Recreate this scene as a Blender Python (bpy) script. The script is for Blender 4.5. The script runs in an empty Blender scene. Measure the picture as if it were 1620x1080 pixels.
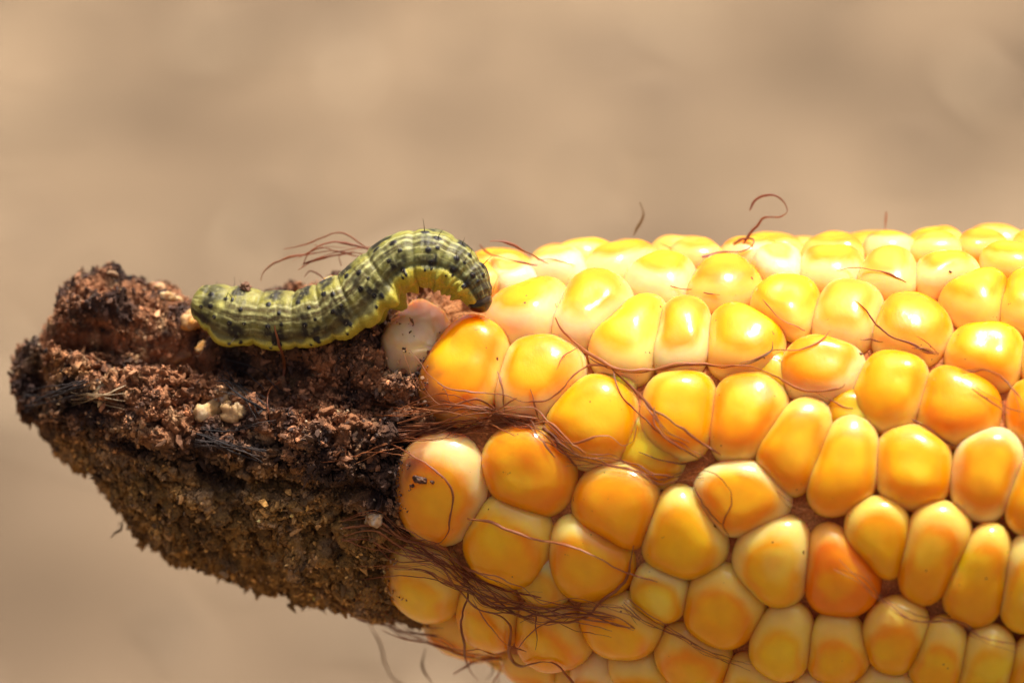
import bpy, math, random
import numpy as np
from mathutils import Vector
from mathutils.bvhtree import BVHTree

random.seed(7)
rng = np.random.default_rng(7)
scene = bpy.context.scene
C = scene.collection

# ------------------------------------------------------------------ camera, sky, sun, exposure
U = 0.09 / 1620            # metres covered by one photograph pixel at the ear
DIST = 0.36 / U            # camera distance, in those units
PITCH = math.radians(24)   # the camera looks down by this much
HEIGHT = 0.46              # the ear is held this high above the soil
CP, SP = math.cos(PITCH), math.sin(PITCH)


def W(P):
    """(right, up, toward camera) in photograph units round the ear -> world metres"""
    P = np.asarray(P, float)
    x, y, z = P[..., 0] * U, P[..., 1] * U, P[..., 2] * U
    return np.stack([x, y * SP - z * CP, y * CP + z * SP + HEIGHT], -1)


cam_d = bpy.data.cameras.new('camera')
cam = bpy.data.objects.new('camera', cam_d)
C.objects.link(cam)
cam.location = W([0, 0, DIST]).tolist()
cam.rotation_euler = (math.pi / 2 - PITCH, 0, 0)
cam_d.sensor_width = 36
cam_d.lens = 36 * 0.36 / 0.09
cam_d.clip_start, cam_d.clip_end = 0.01, 400
cam_d.dof.use_dof = True
cam_d.dof.focus_distance = (DIST - 265) * U
cam_d.dof.aperture_fstop = 17
scene.camera = cam

SUN_EL, SUN_AZ = math.radians(74), math.radians(40)   # behind the ear, a little to the right
sun_dir = Vector((math.sin(SUN_AZ) * math.cos(SUN_EL), math.cos(SUN_AZ) * math.cos(SUN_EL), math.sin(SUN_EL)))
world = bpy.data.worlds.new('World')
scene.world = world
world.use_nodes = True
wn = world.node_tree
sky = wn.nodes.new('ShaderNodeTexSky')
sky.sky_type = 'NISHITA'
sky.sun_disc = False
sky.sun_elevation = SUN_EL
sky.sun_rotation = SUN_AZ
sky.dust_density = 8.0
sky.air_density = 0.35
sky.ozone_density = 0.1
wn.links.new(sky.outputs[0], wn.nodes['Background'].inputs[0])
wn.nodes['Background'].inputs[1].default_value = 0.148
sun_l = bpy.data.lights.new('sun', 'SUN')
sun_l.energy = 3.9
sun_l.angle = math.radians(0.53)
sun_l.color = (1.0, 0.95, 0.87)
sun = bpy.data.objects.new('sun', sun_l)
C.objects.link(sun)
sun.rotation_euler = sun_dir.to_track_quat('Z', 'Y').to_euler()
sun.location = (0.3, 0.6, 2)

scene.view_settings.view_transform = 'Standard'
scene.view_settings.look = 'None'
scene.view_settings.exposure = 0.40
scene.view_settings.gamma = 1
scene.view_settings.use_curve_mapping = False
scene.render.engine = 'CYCLES'
scene.cycles.use_denoising = True
scene.cycles.max_bounces = 10
scene.cycles.caustics_reflective = False
scene.cycles.caustics_refractive = False
scene.cycles.sample_clamp_indirect = 6


# ------------------------------------------------------------------ small numpy tools
def _hash(ix, iy, iz, seed):
    h = (ix.astype(np.int64) * 374761393 + iy.astype(np.int64) * 668265263 + iz.astype(np.int64) * 2147483647 + seed * 1274126177) & 0xFFFFFFFF
    h = ((h ^ (h >> 13)) * 1274126177) & 0xFFFFFFFF
    h = ((h ^ (h >> 16)) * 2246822519) & 0xFFFFFFFF
    return ((h ^ (h >> 15)) & 0xFFFF) / 65535.0


def noise(P, scale, seed=0):
    """value noise in -1..1 at points P (n,3), features about `scale` wide"""
    Q = np.asarray(P, float) / scale
    i = np.floor(Q).astype(np.int64)
    f = Q - i
    f = f * f * f * (f * (f * 6 - 15) + 10)
    out = 0
    for dx in (0, 1):
        for dy in (0, 1):
            for dz in (0, 1):
                w = (f[..., 0] if dx else 1 - f[..., 0]) * (f[..., 1] if dy else 1 - f[..., 1]) * (f[..., 2] if dz else 1 - f[..., 2])
                out = out + w * _hash(i[..., 0] + dx, i[..., 1] + dy, i[..., 2] + dz, seed)
    return out * 2 - 1


def fbm(P, scale, octaves=4, seed=0, gain=0.5):
    a, s, t = 1.0, 0.0, 0.0
    for k in range(octaves):
        s = s + a * noise(P, scale / 2 ** k, seed + 17 * k)
        t += a
        a *= gain
    return s / t


def cells(P, scale, seed=0):
    """cellular noise: distance to the nearest and second nearest point, and the cell's own random value"""
    Q = np.asarray(P, float) / scale
    i = np.floor(Q).astype(np.int64)
    f1 = np.full(Q.shape[:-1], 9.0)
    f2 = f1.copy()
    val = np.zeros_like(f1)
    for dx in (-1, 0, 1):
        for dy in (-1, 0, 1):
            for dz in (-1, 0, 1):
                c = i + np.array([dx, dy, dz])
                h = [_hash(c[..., 0], c[..., 1], c[..., 2], seed + q) for q in range(4)]
                d = np.sqrt((c[..., 0] + h[0] - Q[..., 0]) ** 2 + (c[..., 1] + h[1] - Q[..., 1]) ** 2 + (c[..., 2] + h[2] - Q[..., 2]) ** 2)
                near = d < f1
                f2 = np.where(near, f1, np.minimum(f2, d))
                val = np.where(near, h[3], val)
                f1 = np.where(near, d, f1)
    return f1, f2, val


def sstep(a, b, x):
    t = np.clip((x - a) / (b - a), 0, 1)
    return t * t * (3 - 2 * t)


def mix(a, b, t):
    t = np.asarray(t)[..., None]
    return np.asarray(a, float) * (1 - t) + np.asarray(b, float) * t


def catmull(pts, step):
    """resample a control polyline (n,d) about every `step` units"""
    P = np.asarray(pts, float)
    P = np.vstack([2 * P[0] - P[1], P, 2 * P[-1] - P[-2]])
    out = []
    for k in range(1, len(P) - 2):
        p0, p1, p2, p3 = P[k - 1:k + 3]
        n = max(2, int(np.linalg.norm((p2 - p1)[:2]) / step))
        t = (np.arange(n) / n)[:, None]
        out.append(0.5 * (2 * p1 + (p2 - p0) * t + (2 * p0 - 5 * p1 + 4 * p2 - p3) * t ** 2 + (3 * p1 - p0 - 3 * p2 + p3) * t ** 3))
    out.append(P[-2][None])
    return np.vstack(out)


def grid_faces(nu, nv, wrap_v=True):
    f = []
    u = np.arange(nu - 1)[:, None]
    v = np.arange(nv if wrap_v else nv - 1)[None, :]
    v2 = (v + 1) % nv
    q = np.stack(np.broadcast_arrays(u * nv + v, u * nv + v2, (u + 1) * nv + v2, (u + 1) * nv + v), -1)
    return q.reshape(-1, 4)


# ------------------------------------------------------------------ object helpers
def make_mesh(name, V, F, mat, col=None, smooth=True):
    """V world vertices, F list/array of faces (all the same length), col (n,3) per vertex"""
    me = bpy.data.meshes.new(name)
    F = np.asarray(F, dtype=np.int32)
    n, k = F.shape
    me.vertices.add(len(V))
    me.vertices.foreach_set('co', np.asarray(V, dtype=np.float32).ravel())
    me.loops.add(n * k)
    me.loops.foreach_set('vertex_index', F.ravel())
    me.polygons.add(n)
    me.polygons.foreach_set('loop_start', np.arange(0, n * k, k, dtype=np.int32))
    me.polygons.foreach_set('loop_total', np.full(n, k, dtype=np.int32))
    me.polygons.foreach_set('use_smooth', np.full(n, smooth, dtype=bool))
    me.update(calc_edges=True)
    me.validate()
    if col is not None:
        a = me.color_attributes.new('tint', 'FLOAT_COLOR', 'POINT')
        c = np.ones((len(V), 4), dtype=np.float32)
        c[:, :3] = col
        a.data.foreach_set('color', c.ravel())
    me.materials.append(mat)
    return me


def put(name, V, F, mat, parent=None, col=None, smooth=True, origin=None, kind=None):
    V = np.asarray(V, float)
    o0 = V.mean(0) if origin is None else np.asarray(origin, float)
    me = make_mesh(name, V - o0, F, mat, col, smooth)
    o = bpy.data.objects.new(name, me)
    C.objects.link(o)
    if parent is not None:
        o.parent = parent
        o.location = Vector(o0) - parent.location
    else:
        o.location = Vector(o0)
    if kind:
        o['kind'] = kind
    return o


def thing(name, label, cat, loc):
    o = bpy.data.objects.new(name, None)
    o.empty_display_size = 0.01
    C.objects.link(o)
    o.location = Vector([float(v) for v in loc])
    o['label'] = label
    o['category'] = cat
    return o


# ------------------------------------------------------------------ materials
def new_mat(name):
    m = bpy.data.materials.new(name)
    m.use_nodes = True
    nt = m.node_tree
    return m, nt, nt.nodes['Principled BSDF']


def tint_node(nt, amount=0.12, scale=2500, detail=4):
    """vertex tint with fine procedural mottling"""
    at = nt.nodes.new('ShaderNodeAttribute')
    at.attribute_name = 'tint'
    tc = nt.nodes.new('ShaderNodeTexCoord')
    nz = nt.nodes.new('ShaderNodeTexNoise')
    nz.inputs['Scale'].default_value = scale
    nz.inputs['Detail'].default_value = detail
    nt.links.new(tc.outputs['Object'], nz.inputs['Vector'])
    mr = nt.nodes.new('ShaderNodeMapRange')
    mr.inputs['To Min'].default_value = 1 - amount
    mr.inputs['To Max'].default_value = 1 + amount
    mr.inputs['From Min'].default_value = 0.26
    mr.inputs['From Max'].default_value = 0.75
    nt.links.new(nz.outputs['Fac'], mr.inputs['Value'])
    vm = nt.nodes.new('ShaderNodeVectorMath')
    vm.operation = 'SCALE'
    nt.links.new(at.outputs['Color'], vm.inputs[0])
    nt.links.new(mr.outputs[0], vm.inputs['Scale'])
    return vm.outputs[0], tc, nz


def bump(nt, bsdf, tc, scale, strength, dist, detail=3):
    nz = nt.nodes.new('ShaderNodeTexNoise')
    nz.inputs['Scale'].default_value = scale
    nz.inputs['Detail'].default_value = detail
    nt.links.new(tc.outputs['Object'], nz.inputs['Vector'])
    b = nt.nodes.new('ShaderNodeBump')
    b.inputs['Strength'].default_value = strength
    b.inputs['Distance'].default_value = dist
    nt.links.new(nz.outputs['Fac'], b.inputs['Height'])
    nt.links.new(b.outputs[0], bsdf.inputs['Normal'])
    return b


def kernel_material():
    m, nt, b = new_mat('waxy_kernel_skin')
    colr, tc, nz = tint_node(nt, 0.10, 420, 3)
    nt.links.new(colr, b.inputs['Base Color'])
    b.inputs['Subsurface Weight'].default_value = 0.95
    b.inputs['Subsurface Radius'].default_value = (1.0, 0.50, 0.10)
    b.inputs['Subsurface Scale'].default_value = 0.0042
    b.inputs['IOR'].default_value = 1.44
    n2 = nt.nodes.new('ShaderNodeTexNoise')
    n2.inputs['Scale'].default_value = 380
    n2.inputs['Detail'].default_value = 4
    nt.links.new(tc.outputs['Object'], n2.inputs['Vector'])
    mr = nt.nodes.new('ShaderNodeMapRange')
    mr.inputs['From Min'].default_value = 0.3
    mr.inputs['From Max'].default_value = 0.7
    mr.inputs['To Min'].default_value = 0.16
    mr.inputs['To Max'].default_value = 0.25
    nt.links.new(n2.outputs['Fac'], mr.inputs['Value'])
    nt.links.new(mr.outputs[0], b.inputs['Roughness'])
    bp = bump(nt, b, tc, 430, 0.14, 0.0002, 2)
    # fine skin wrinkles on top of the broad unevenness
    mp = nt.nodes.new('ShaderNodeMapping')
    mp.inputs['Scale'].default_value = (1.0, 0.35, 1.0)
    nt.links.new(tc.outputs['Object'], mp.inputs['Vector'])
    n3 = nt.nodes.new('ShaderNodeTexNoise')
    n3.inputs['Scale'].default_value = 3800
    n3.inputs['Detail'].default_value = 3
    nt.links.new(mp.outputs[0], n3.inputs['Vector'])
    b2 = nt.nodes.new('ShaderNodeBump')
    b2.inputs['Strength'].default_value = 0.4
    b2.inputs['Distance'].default_value = 0.00004
    nt.links.new(n3.outputs['Fac'], b2.inputs['Height'])
    nt.links.new(bp.outputs[0], b2.inputs['Normal'])
    nt.links.new(b2.outputs[0], b.inputs['Normal'])
    # specks of dust and frass
    n4 = nt.nodes.new('ShaderNodeTexNoise')
    n4.inputs['Scale'].default_value = 1500
    n4.inputs['Detail'].default_value = 2
    nt.links.new(tc.outputs['Object'], n4.inputs['Vector'])
    m4 = nt.nodes.new('ShaderNodeMapRange')
    m4.inputs['From Min'].default_value = 0.735
    m4.inputs['From Max'].default_value = 0.765
    nt.links.new(n4.outputs['Fac'], m4.inputs['Value'])
    mx = nt.nodes.new('ShaderNodeMix')
    mx.data_type = 'RGBA'
    nt.links.new(m4.outputs[0], mx.inputs['Factor'])
    nt.links.new(colr, mx.inputs['A'])
    mx.inputs['B'].default_value = (0.16, 0.055, 0.02, 1)
    nt.links.new(mx.outputs['Result'], b.inputs['Base Color'])
    return m


def tint_material(name, rough=0.8, amount=0.25, scale=6000, sss=0.0, sss_scale=0.0006, bs=None, spec=0.3):
    m, nt, b = new_mat(name)
    colr, tc, nz = tint_node(nt, amount, scale)
    nt.links.new(colr, b.inputs['Base Color'])
    b.inputs['Roughness'].default_value = rough
    b.inputs['Specular IOR Level'].default_value = spec
    if sss:
        b.inputs['Subsurface Weight'].default_value = sss
        b.inputs['Subsurface Radius'].default_value = (1, 0.7, 0.25)
        b.inputs['Subsurface Scale'].default_value = sss_scale
    if bs:
        bump(nt, b, tc, *bs)
    return m


def silk_material(name, c1, c2, trans=0.35, rough=0.42):
    m, nt, b = new_mat(name)
    oi = nt.nodes.new('ShaderNodeObjectInfo')
    tc = nt.nodes.new('ShaderNodeTexCoord')
    nz = nt.nodes.new('ShaderNodeTexNoise')
    nz.inputs['Scale'].default_value = 700
    nt.links.new(tc.outputs['Object'], nz.inputs['Vector'])
    ad = nt.nodes.new('ShaderNodeMath')
    ad.operation = 'MULTIPLY_ADD'
    nt.links.new(oi.outputs['Random'], ad.inputs[0])
    ad.inputs[1].default_value = 0.8
    nt.links.new(nz.outputs['Fac'], ad.inputs[2])
    sb = nt.nodes.new('ShaderNodeMath')
    sb.operation = 'SUBTRACT'
    sb.use_clamp = True
    nt.links.new(ad.outputs[0], sb.inputs[0])
    sb.inputs[1].default_value = 0.4
    mx = nt.nodes.new('ShaderNodeMix')
    mx.data_type = 'RGBA'
    mx.inputs['A'].default_value = (*c1, 1)
    mx.inputs['B'].default_value = (*c2, 1)
    nt.links.new(sb.outputs[0], mx.inputs['Factor'])
    nt.links.new(mx.outputs['Result'], b.inputs['Base Color'])
    b.inputs['Roughness'].default_value = rough
    tr = nt.nodes.new('ShaderNodeBsdfTranslucent')
    nt.links.new(mx.outputs['Result'], tr.inputs['Color'])
    ms = nt.nodes.new('ShaderNodeMixShader')
    ms.inputs[0].default_value = trans
    nt.links.new(b.outputs[0], ms.inputs[1])
    nt.links.new(tr.outputs[0], ms.inputs[2])
    nt.links.new(ms.outputs[0], nt.nodes['Material Output'].inputs[0])
    return m


M_KERNEL = kernel_material()
M_TIP = tint_material('chewed_cob_pith', 0.9, 0.45, 5000, bs=(4200, 0.7, 0.0003, 6))
M_CRUMB = tint_material('frass_crumb', 0.75, 0.3, 9000, spec=0.4)
M_CORE = tint_material('cob_chaff', 0.7, 0.3, 1500)
M_BODY = tint_material('caterpillar_skin', 0.5, 0.22, 9000, sss=0.3, sss_scale=0.0007, bs=(6500, 0.35, 0.00012, 3), spec=0.28)
M_REM = tint_material('dried_kernel_remnant', 0.6, 0.3, 2500, sss=0.3, sss_scale=0.001, bs=(2600, 0.5, 0.0002, 4))
M_HEAD = tint_material('caterpillar_head_capsule', 0.25, 0.2, 6000, spec=0.5)
M_HAIR = tint_material('caterpillar_hair', 0.4, 0.1, 3000)
M_SILK = silk_material('dry_corn_silk', (0.27, 0.068, 0.024), (0.58, 0.24, 0.085), 0.45)
M_SILKRED = silk_material('red_corn_silk', (0.26, 0.05, 0.015), (0.42, 0.13, 0.03))
M_SILKGREEN = silk_material('olive_corn_silk', (0.15, 0.085, 0.028), (0.30, 0.19, 0.065))
M_FIBREDARK = silk_material('blackened_fibre', (0.012, 0.010, 0.011), (0.05, 0.034, 0.028), 0.05, 0.85)
M_FIBREPALE = silk_material('pale_fibre', (0.35, 0.24, 0.13), (0.62, 0.47, 0.28), 0.3)


# ------------------------------------------------------------------ the ground behind
def build_ground():
    n = 340
    t = np.linspace(-1, 1, n)
    k = 6.2
    ax = np.sinh(k * t) / math.sinh(k) * 120
    X, Y = np.meshgrid(ax, ax + 0.0, indexing='ij')
    X = X.ravel()
    Y = Y.ravel() + 1.0
    P = np.stack([X, Y, np.zeros_like(X)], -1)
    d = np.hypot(X, Y - 1.0)
    near = np.exp(-(d / 6) ** 2)
    h = near * (0.030 * fbm(P, 0.55, 3, 5) + 0.022 * fbm(P, 0.16, 3, 9) + 0.006 * fbm(P, 0.04, 2, 11)) + (1 - near) * 0.15 * noise(P, 9, 3)
    V = np.stack([X, Y, h], -1)
    m, nt, b = new_mat('dry_pale_soil')
    tc = nt.nodes.new('ShaderNodeTexCoord')

    def nz(scale, detail, off=0.0):
        mp = nt.nodes.new('ShaderNodeMapping')
        mp.inputs['Location'].default_value = (off, off * 0.7, 0)
        nt.links.new(tc.outputs['Object'], mp.inputs['Vector'])
        q = nt.nodes.new('ShaderNodeTexNoise')
        q.inputs['Scale'].default_value = scale
        q.inputs['Detail'].default_value = detail
        nt.links.new(mp.outputs[0], q.inputs['Vector'])
        return q
    big, mid, fine = nz(4.6, 3, 3.1), nz(13, 4, 1.7), nz(160, 4, 0.4)
    r = nt.nodes.new('ShaderNodeValToRGB')
    r.color_ramp.elements[0].position = 0.33
    r.color_ramp.elements[0].color = (0.140, 0.100, 0.064, 1)
    r.color_ramp.elements[1].position = 0.66
    r.color_ramp.elements[1].color = (0.222, 0.163, 0.103, 1)
    nt.links.new(big.outputs['Fac'], r.inputs[0])
    r2 = nt.nodes.new('ShaderNodeValToRGB')
    r2.color_ramp.elements[0].position = 0.3
    r2.color_ramp.elements[0].color = (0.72, 0.70, 0.68, 1)
    r2.color_ramp.elements[1].position = 0.7
    r2.color_ramp.elements[1].color = (1.2, 1.17, 1.12, 1)
    nt.links.new(mid.outputs['Fac'], r2.inputs[0])
    mx = nt.nodes.new('ShaderNodeMix')
    mx.data_type = 'RGBA'
    mx.blend_type = 'MULTIPLY'
    mx.inputs['Factor'].default_value = 1
    nt.links.new(r.outputs[0], mx.inputs['A'])
    nt.links.new(r2.outputs[0], mx.inputs['B'])
    nt.links.new(mx.outputs['Result'], b.inputs['Base Color'])
    b.inputs['Roughness'].default_value = 0.95
    b.inputs['Specular IOR Level'].default_value = 0.1
    bp = nt.nodes.new('ShaderNodeBump')
    bp.inputs['Strength'].default_value = 0.8
    bp.inputs['Distance'].default_value = 0.004
    nt.links.new(fine.outputs['Fac'], bp.inputs['Height'])
    nt.links.new(bp.outputs[0], b.inputs['Normal'])
    put('ground', V, grid_faces(n, n, False), m, None, kind='structure', origin=(0, 0, 0))


build_ground()


def litter():
    """dead stalk bits and clods strewn over the soil, too many to count"""
    n = 900
    VV, FF, CC, off = [], [], [], 0
    box = np.array([(-1, -1, 0), (1, -1, 0), (1.1, 1, 0), (-0.9, 1, 0), (-0.8, -0.7, 1), (0.8, -0.6, 1), (0.7, 0.8, 1), (-0.8, 0.7, 1)], float)
    bf = np.array([(0, 1, 5, 4), (1, 2, 6, 5), (2, 3, 7, 6), (3, 0, 4, 7), (4, 5, 6, 7), (3, 2, 1, 0)])
    for k in range(n):
        clod = rng.random() < 0.55
        L = rng.uniform(0.004, 0.010) if clod else rng.uniform(0.012, 0.05)
        wd = L * rng.uniform(0.6, 1) if clod else rng.uniform(0.002, 0.006)
        h = L * rng.uniform(0.5, 0.9) if clod else rng.uniform(0.001, 0.004)
        a = rng.uniform(0, math.pi)
        v = box * (1 + rng.normal(0, 0.15, (8, 1))) * np.array([L, wd, h])
        v = np.stack([v[:, 0] * math.cos(a) - v[:, 1] * math.sin(a), v[:, 0] * math.sin(a) + v[:, 1] * math.cos(a), v[:, 2]], -1)
        x, y = rng.uniform(-0.6, 0.6), rng.uniform(0.5, 2.9)
        p = np.array([[x, y, 0.0]])
        z = 0.030 * fbm(p, 0.55, 3, 5) + 0.022 * fbm(p, 0.16, 3, 9) + 0.006 * fbm(p, 0.04, 2, 11)
        VV.append(v + np.array([x, y, float(z[0]) - 0.001]))
        FF.append(bf + off)
        off += 8
        c = mix((0.14, 0.10, 0.062), (0.25, 0.18, 0.115), rng.random()) if clod else mix((0.12, 0.08, 0.05), (0.42, 0.32, 0.20), rng.random())
        CC.append(np.tile(c, (8, 1)))
    put('field_litter', np.vstack(VV), np.vstack(FF), tint_material('dry_litter', 0.9, 0.3, 300), None, np.vstack(CC), smooth=False, origin=(0, 0, 0), kind='stuff')
    o = bpy.data.objects['field_litter']
    o['label'] = 'blurred soil clods and dead stalk bits strewn over the ground'
    o['category'] = 'litter'


litter()

# ------------------------------------------------------------------ the shape of the ear
# outline of the ear in the photograph: x, upper edge, lower edge
TIP_PROFILE = np.array([
    (20, 597, 603), (26, 565, 625), (34, 546, 645), (60, 532, 682), (84, 506, 708), (96, 470, 722), (104, 444, 730), (125, 432, 748), (150, 423, 768), (180, 430, 792),
    (215, 440, 832), (250, 456, 868), (300, 474, 893), (350, 482, 910), (400, 476, 925), (470, 455, 948), (530, 440, 960), (600, 428, 968),
    (700, 445, 990), (800, 434, 1038), (1000, 415, 1114), (1300, 407, 1206), (1620, 396, 1264), (2000, 394, 1300), (2150, 480, 1210), (2200, 700, 1000)], float)
OUT_PROFILE = np.array([
    (540, 426, 980), (640, 410, 1008), (700, 400, 1035), (800, 390, 1082), (900, 377, 1122), (1000, 371, 1158), (1200, 367, 1222), (1400, 359, 1274),
    (1620, 352, 1308), (2000, 350, 1345), (2200, 380, 1330)], float)


def prof(P, px):
    top = np.interp(px, P[:, 0], P[:, 1])
    bot = np.interp(px, P[:, 0], P[:, 2])
    return 540 - (top + bot) / 2, (bot - top) / 2      # centre (up), radius


def XY(px, py, z):
    """photograph pixel seen at depth z -> right/up"""
    k = 1 - z / DIST
    return (px - 810) * k, (540 - py) * k


def to_px(P):
    k = DIST / (DIST - P[..., 2])
    return P[..., 0] * k + 810, 540 - P[..., 1] * k


def surf(X, phi, P=OUT_PROFILE, dr=0.0):
    yc, R = prof(P, X + 810)
    return np.stack(np.broadcast_arrays(X, yc + (R + dr) * np.sin(phi), (R + dr) * np.cos(phi)), -1)


cob = thing('corn_cob', 'ripe yellow and orange corn cob with a chewed dark brown tip', 'corn cob', W([900, -260, 0]))
BV, BF = [], []          # everything a silk strand can lie on, in photograph units


def add_bvh(V, F):
    off = sum(len(v) for v in BV)
    BV.append(np.asarray(V))
    BF.append(np.asarray(F) + off)


# ------------------------------------------------------------------ chewed tip
def tip_surface():
    nx, nphi = 400, 760
    xs = np.concatenate([np.linspace(20, 110, 70, endpoint=False), np.linspace(110, 720, 290, endpoint=False), np.linspace(720, 2200, 40)])
    ph = np.linspace(-math.pi, math.pi, nphi, endpoint=False)
    PX, PH = np.meshgrid(xs, ph, indexing='ij')
    yc, R = prof(TIP_PROFILE, PX)
    X = PX - 810
    depth = np.where(PX < 600, 1.0, 1.0)
    P = np.stack([X, yc + R * np.sin(PH), R * np.cos(PH) * depth], -1)
    px, py = to_px(P)
    front = sstep(-0.1, 0.25, np.cos(PH))
    inward = np.zeros_like(PX)

    def dent(cx, cy, a, b, rot, d, soft=0.45):
        c, s = math.cos(math.radians(rot)), math.sin(math.radians(rot))
        wob = 0.22 * noise(P, 34, 91)
        u = ((px - cx) * c + (py - cy) * s) / a
        v = (-(px - cx) * s + (py - cy) * c) / b
        q = np.sqrt(u * u + v * v) + wob
        return front * d * (1 - sstep(1 - soft, 1 + soft * 0.5, q))
    for a in ((200, 532, 128, 44, 3, 78), (120, 512, 60, 28, -20, 50), (300, 545, 40, 26, 15, 55), (480, 605, 150, 40, 10, 34), (490, 655, 18, 14, 0, 45),
              (470, 778, 175, 16, 2, 26), (290, 735, 120, 22, 18, 14), (600, 640, 46, 26, 0, 30), (150, 645, 60, 12, -8, 26), (400, 560, 90, 24, 8, 38),
              (655, 522, 62, 60, 0, 40), (490, 860, 22, 26, 0, 30), (560, 830, 30, 14, 20, 26), (230, 770, 60, 18, 38, 22), (345, 655, 60, 34, 5, 20), (410, 700, 80, 12, 14, 20)):
        inward += dent(*a)
    # long ledge: the lower flank sits back from the lit shelf above it
    ledge_y = np.interp(px, [20, 200, 330, 450, 640], [655, 688, 705, 722, 770])
    inward += front * 10 * sstep(0, 22, py - ledge_y) * (1 - sstep(60, 190, py - ledge_y)) * (px < 680)
    act = 1 - sstep(660, 760, PX)
    n1 = fbm(P, 60, 3, 21)
    n2 = fbm(P, 18, 3, 33, 0.6)
    n3 = noise(P, 5.5, 44)
    rg = 1 - 2 * np.abs(noise(P, 30, 62)) + 0.6 * (1 - 2 * np.abs(noise(P, 13, 63)))
    rough = 11 * n1 + 10 * n2 + 7 * rg + 3.0 * n3 - 30 * np.maximum(0, noise(P, 30, 61) - 0.3) - 22 * np.maximum(0, noise(P, 15, 64) - 0.35) - 3
    wp = P + 9 * np.stack([noise(P, 20, 201), noise(P, 20, 202), noise(P, 20, 203)], -1)
    f1, f2, cv = cells(wp, 40, 300)
    g1, g2, gv = cells(wp, 15, 400)
    rough = 0.75 * rough + 20 * (cv - 0.5) - 16 * (1 - sstep(0.0, 0.22, f2 - f1)) + 5 * (gv - 0.5) - 5 * (1 - sstep(0.0, 0.25, g2 - g1))
    rough = rough + 14 * np.exp(-((PX - 150) / 60) ** 2) * np.maximum(0, np.sin(PH)) * noise(P, 17, 66)
    r = R + act * (rough * np.clip(R / 60, 0.15, 1) - np.minimum(inward, R * 0.72))
    P = np.stack([X + act * 5 * noise(P, 14, 71), yc + r * np.sin(PH), r * np.cos(PH) * depth], -1)
    a3 = (act * np.clip(R / 60, 0.2, 1))[..., None]
    P = P + a3 * 5.0 * np.stack([noise(P, 13, 211), noise(P, 13, 212), noise(P, 13, 213)], -1) + a3 * 3.2 * np.stack([noise(P, 6, 221), noise(P, 6, 222), noise(P, 6, 223)], -1)
    return P, PX, PH, n1, n2 + 0.9 * (0.5 - cv), n3, act, inward


TP, TPX, TPH, tn1, tn2, tn3, tact, tinw = tip_surface()
tip_px, tip_py = to_px(TP)


def tip_colour(P, px, py, extra=0.0):
    """real pigments of the chewed pith: red-brown frass above, ochre pith below, tarry dark stains"""
    lower = sstep(-40, 70, py - np.interp(px, [20, 200, 450, 640], [655, 690, 730, 800]) + 25 * noise(P, 50, 7))
    c = mix((0.29, 0.122, 0.052), (0.31, 0.160, 0.040), lower)
    c = mix(c, (0.46, 0.285, 0.140), sstep(0.10, 0.6, fbm(P, 26, 3, 81)) * 0.75)
    c = mix(c, (0.022, 0.013, 0.011), sstep(-0.06, 0.36, fbm(P, 85, 2, 155) + 0.6 * extra) * (0.85 - 0.5 * lower))
    c = mix(c, (0.034, 0.017, 0.013), sstep(-0.12, 0.34, fbm(P, 40, 4, 55, 0.65) + extra) * (0.9 - 0.3 * lower))
    c = mix(c, (0.45, 0.22, 0.07), np.exp(-(((px - 95) / 60) ** 2 + ((py - 590) / 30) ** 2)) * sstep(-0.1, 0.5, noise(P, 22, 15)) * 0.7)
    return c


tcol = tip_colour(TP.reshape(-1, 3), tip_px.ravel(), tip_py.ravel(), (0.22 * tn2).ravel() - 0.05)
core_c = mix((0.30, 0.085, 0.022), (0.46, 0.20, 0.065), sstep(-0.4, 0.5, noise(TP.reshape(-1, 3), 25, 3)))
tcol = mix(core_c, tcol, tact.ravel())
TFACES = grid_faces(*TPX.shape)
put('chewed_tip', W(TP.reshape(-1, 3)), TFACES, M_TIP, cob, tcol)
add_bvh(TP[::2, ::2].reshape(-1, 3), grid_faces(200, 380))


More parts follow.
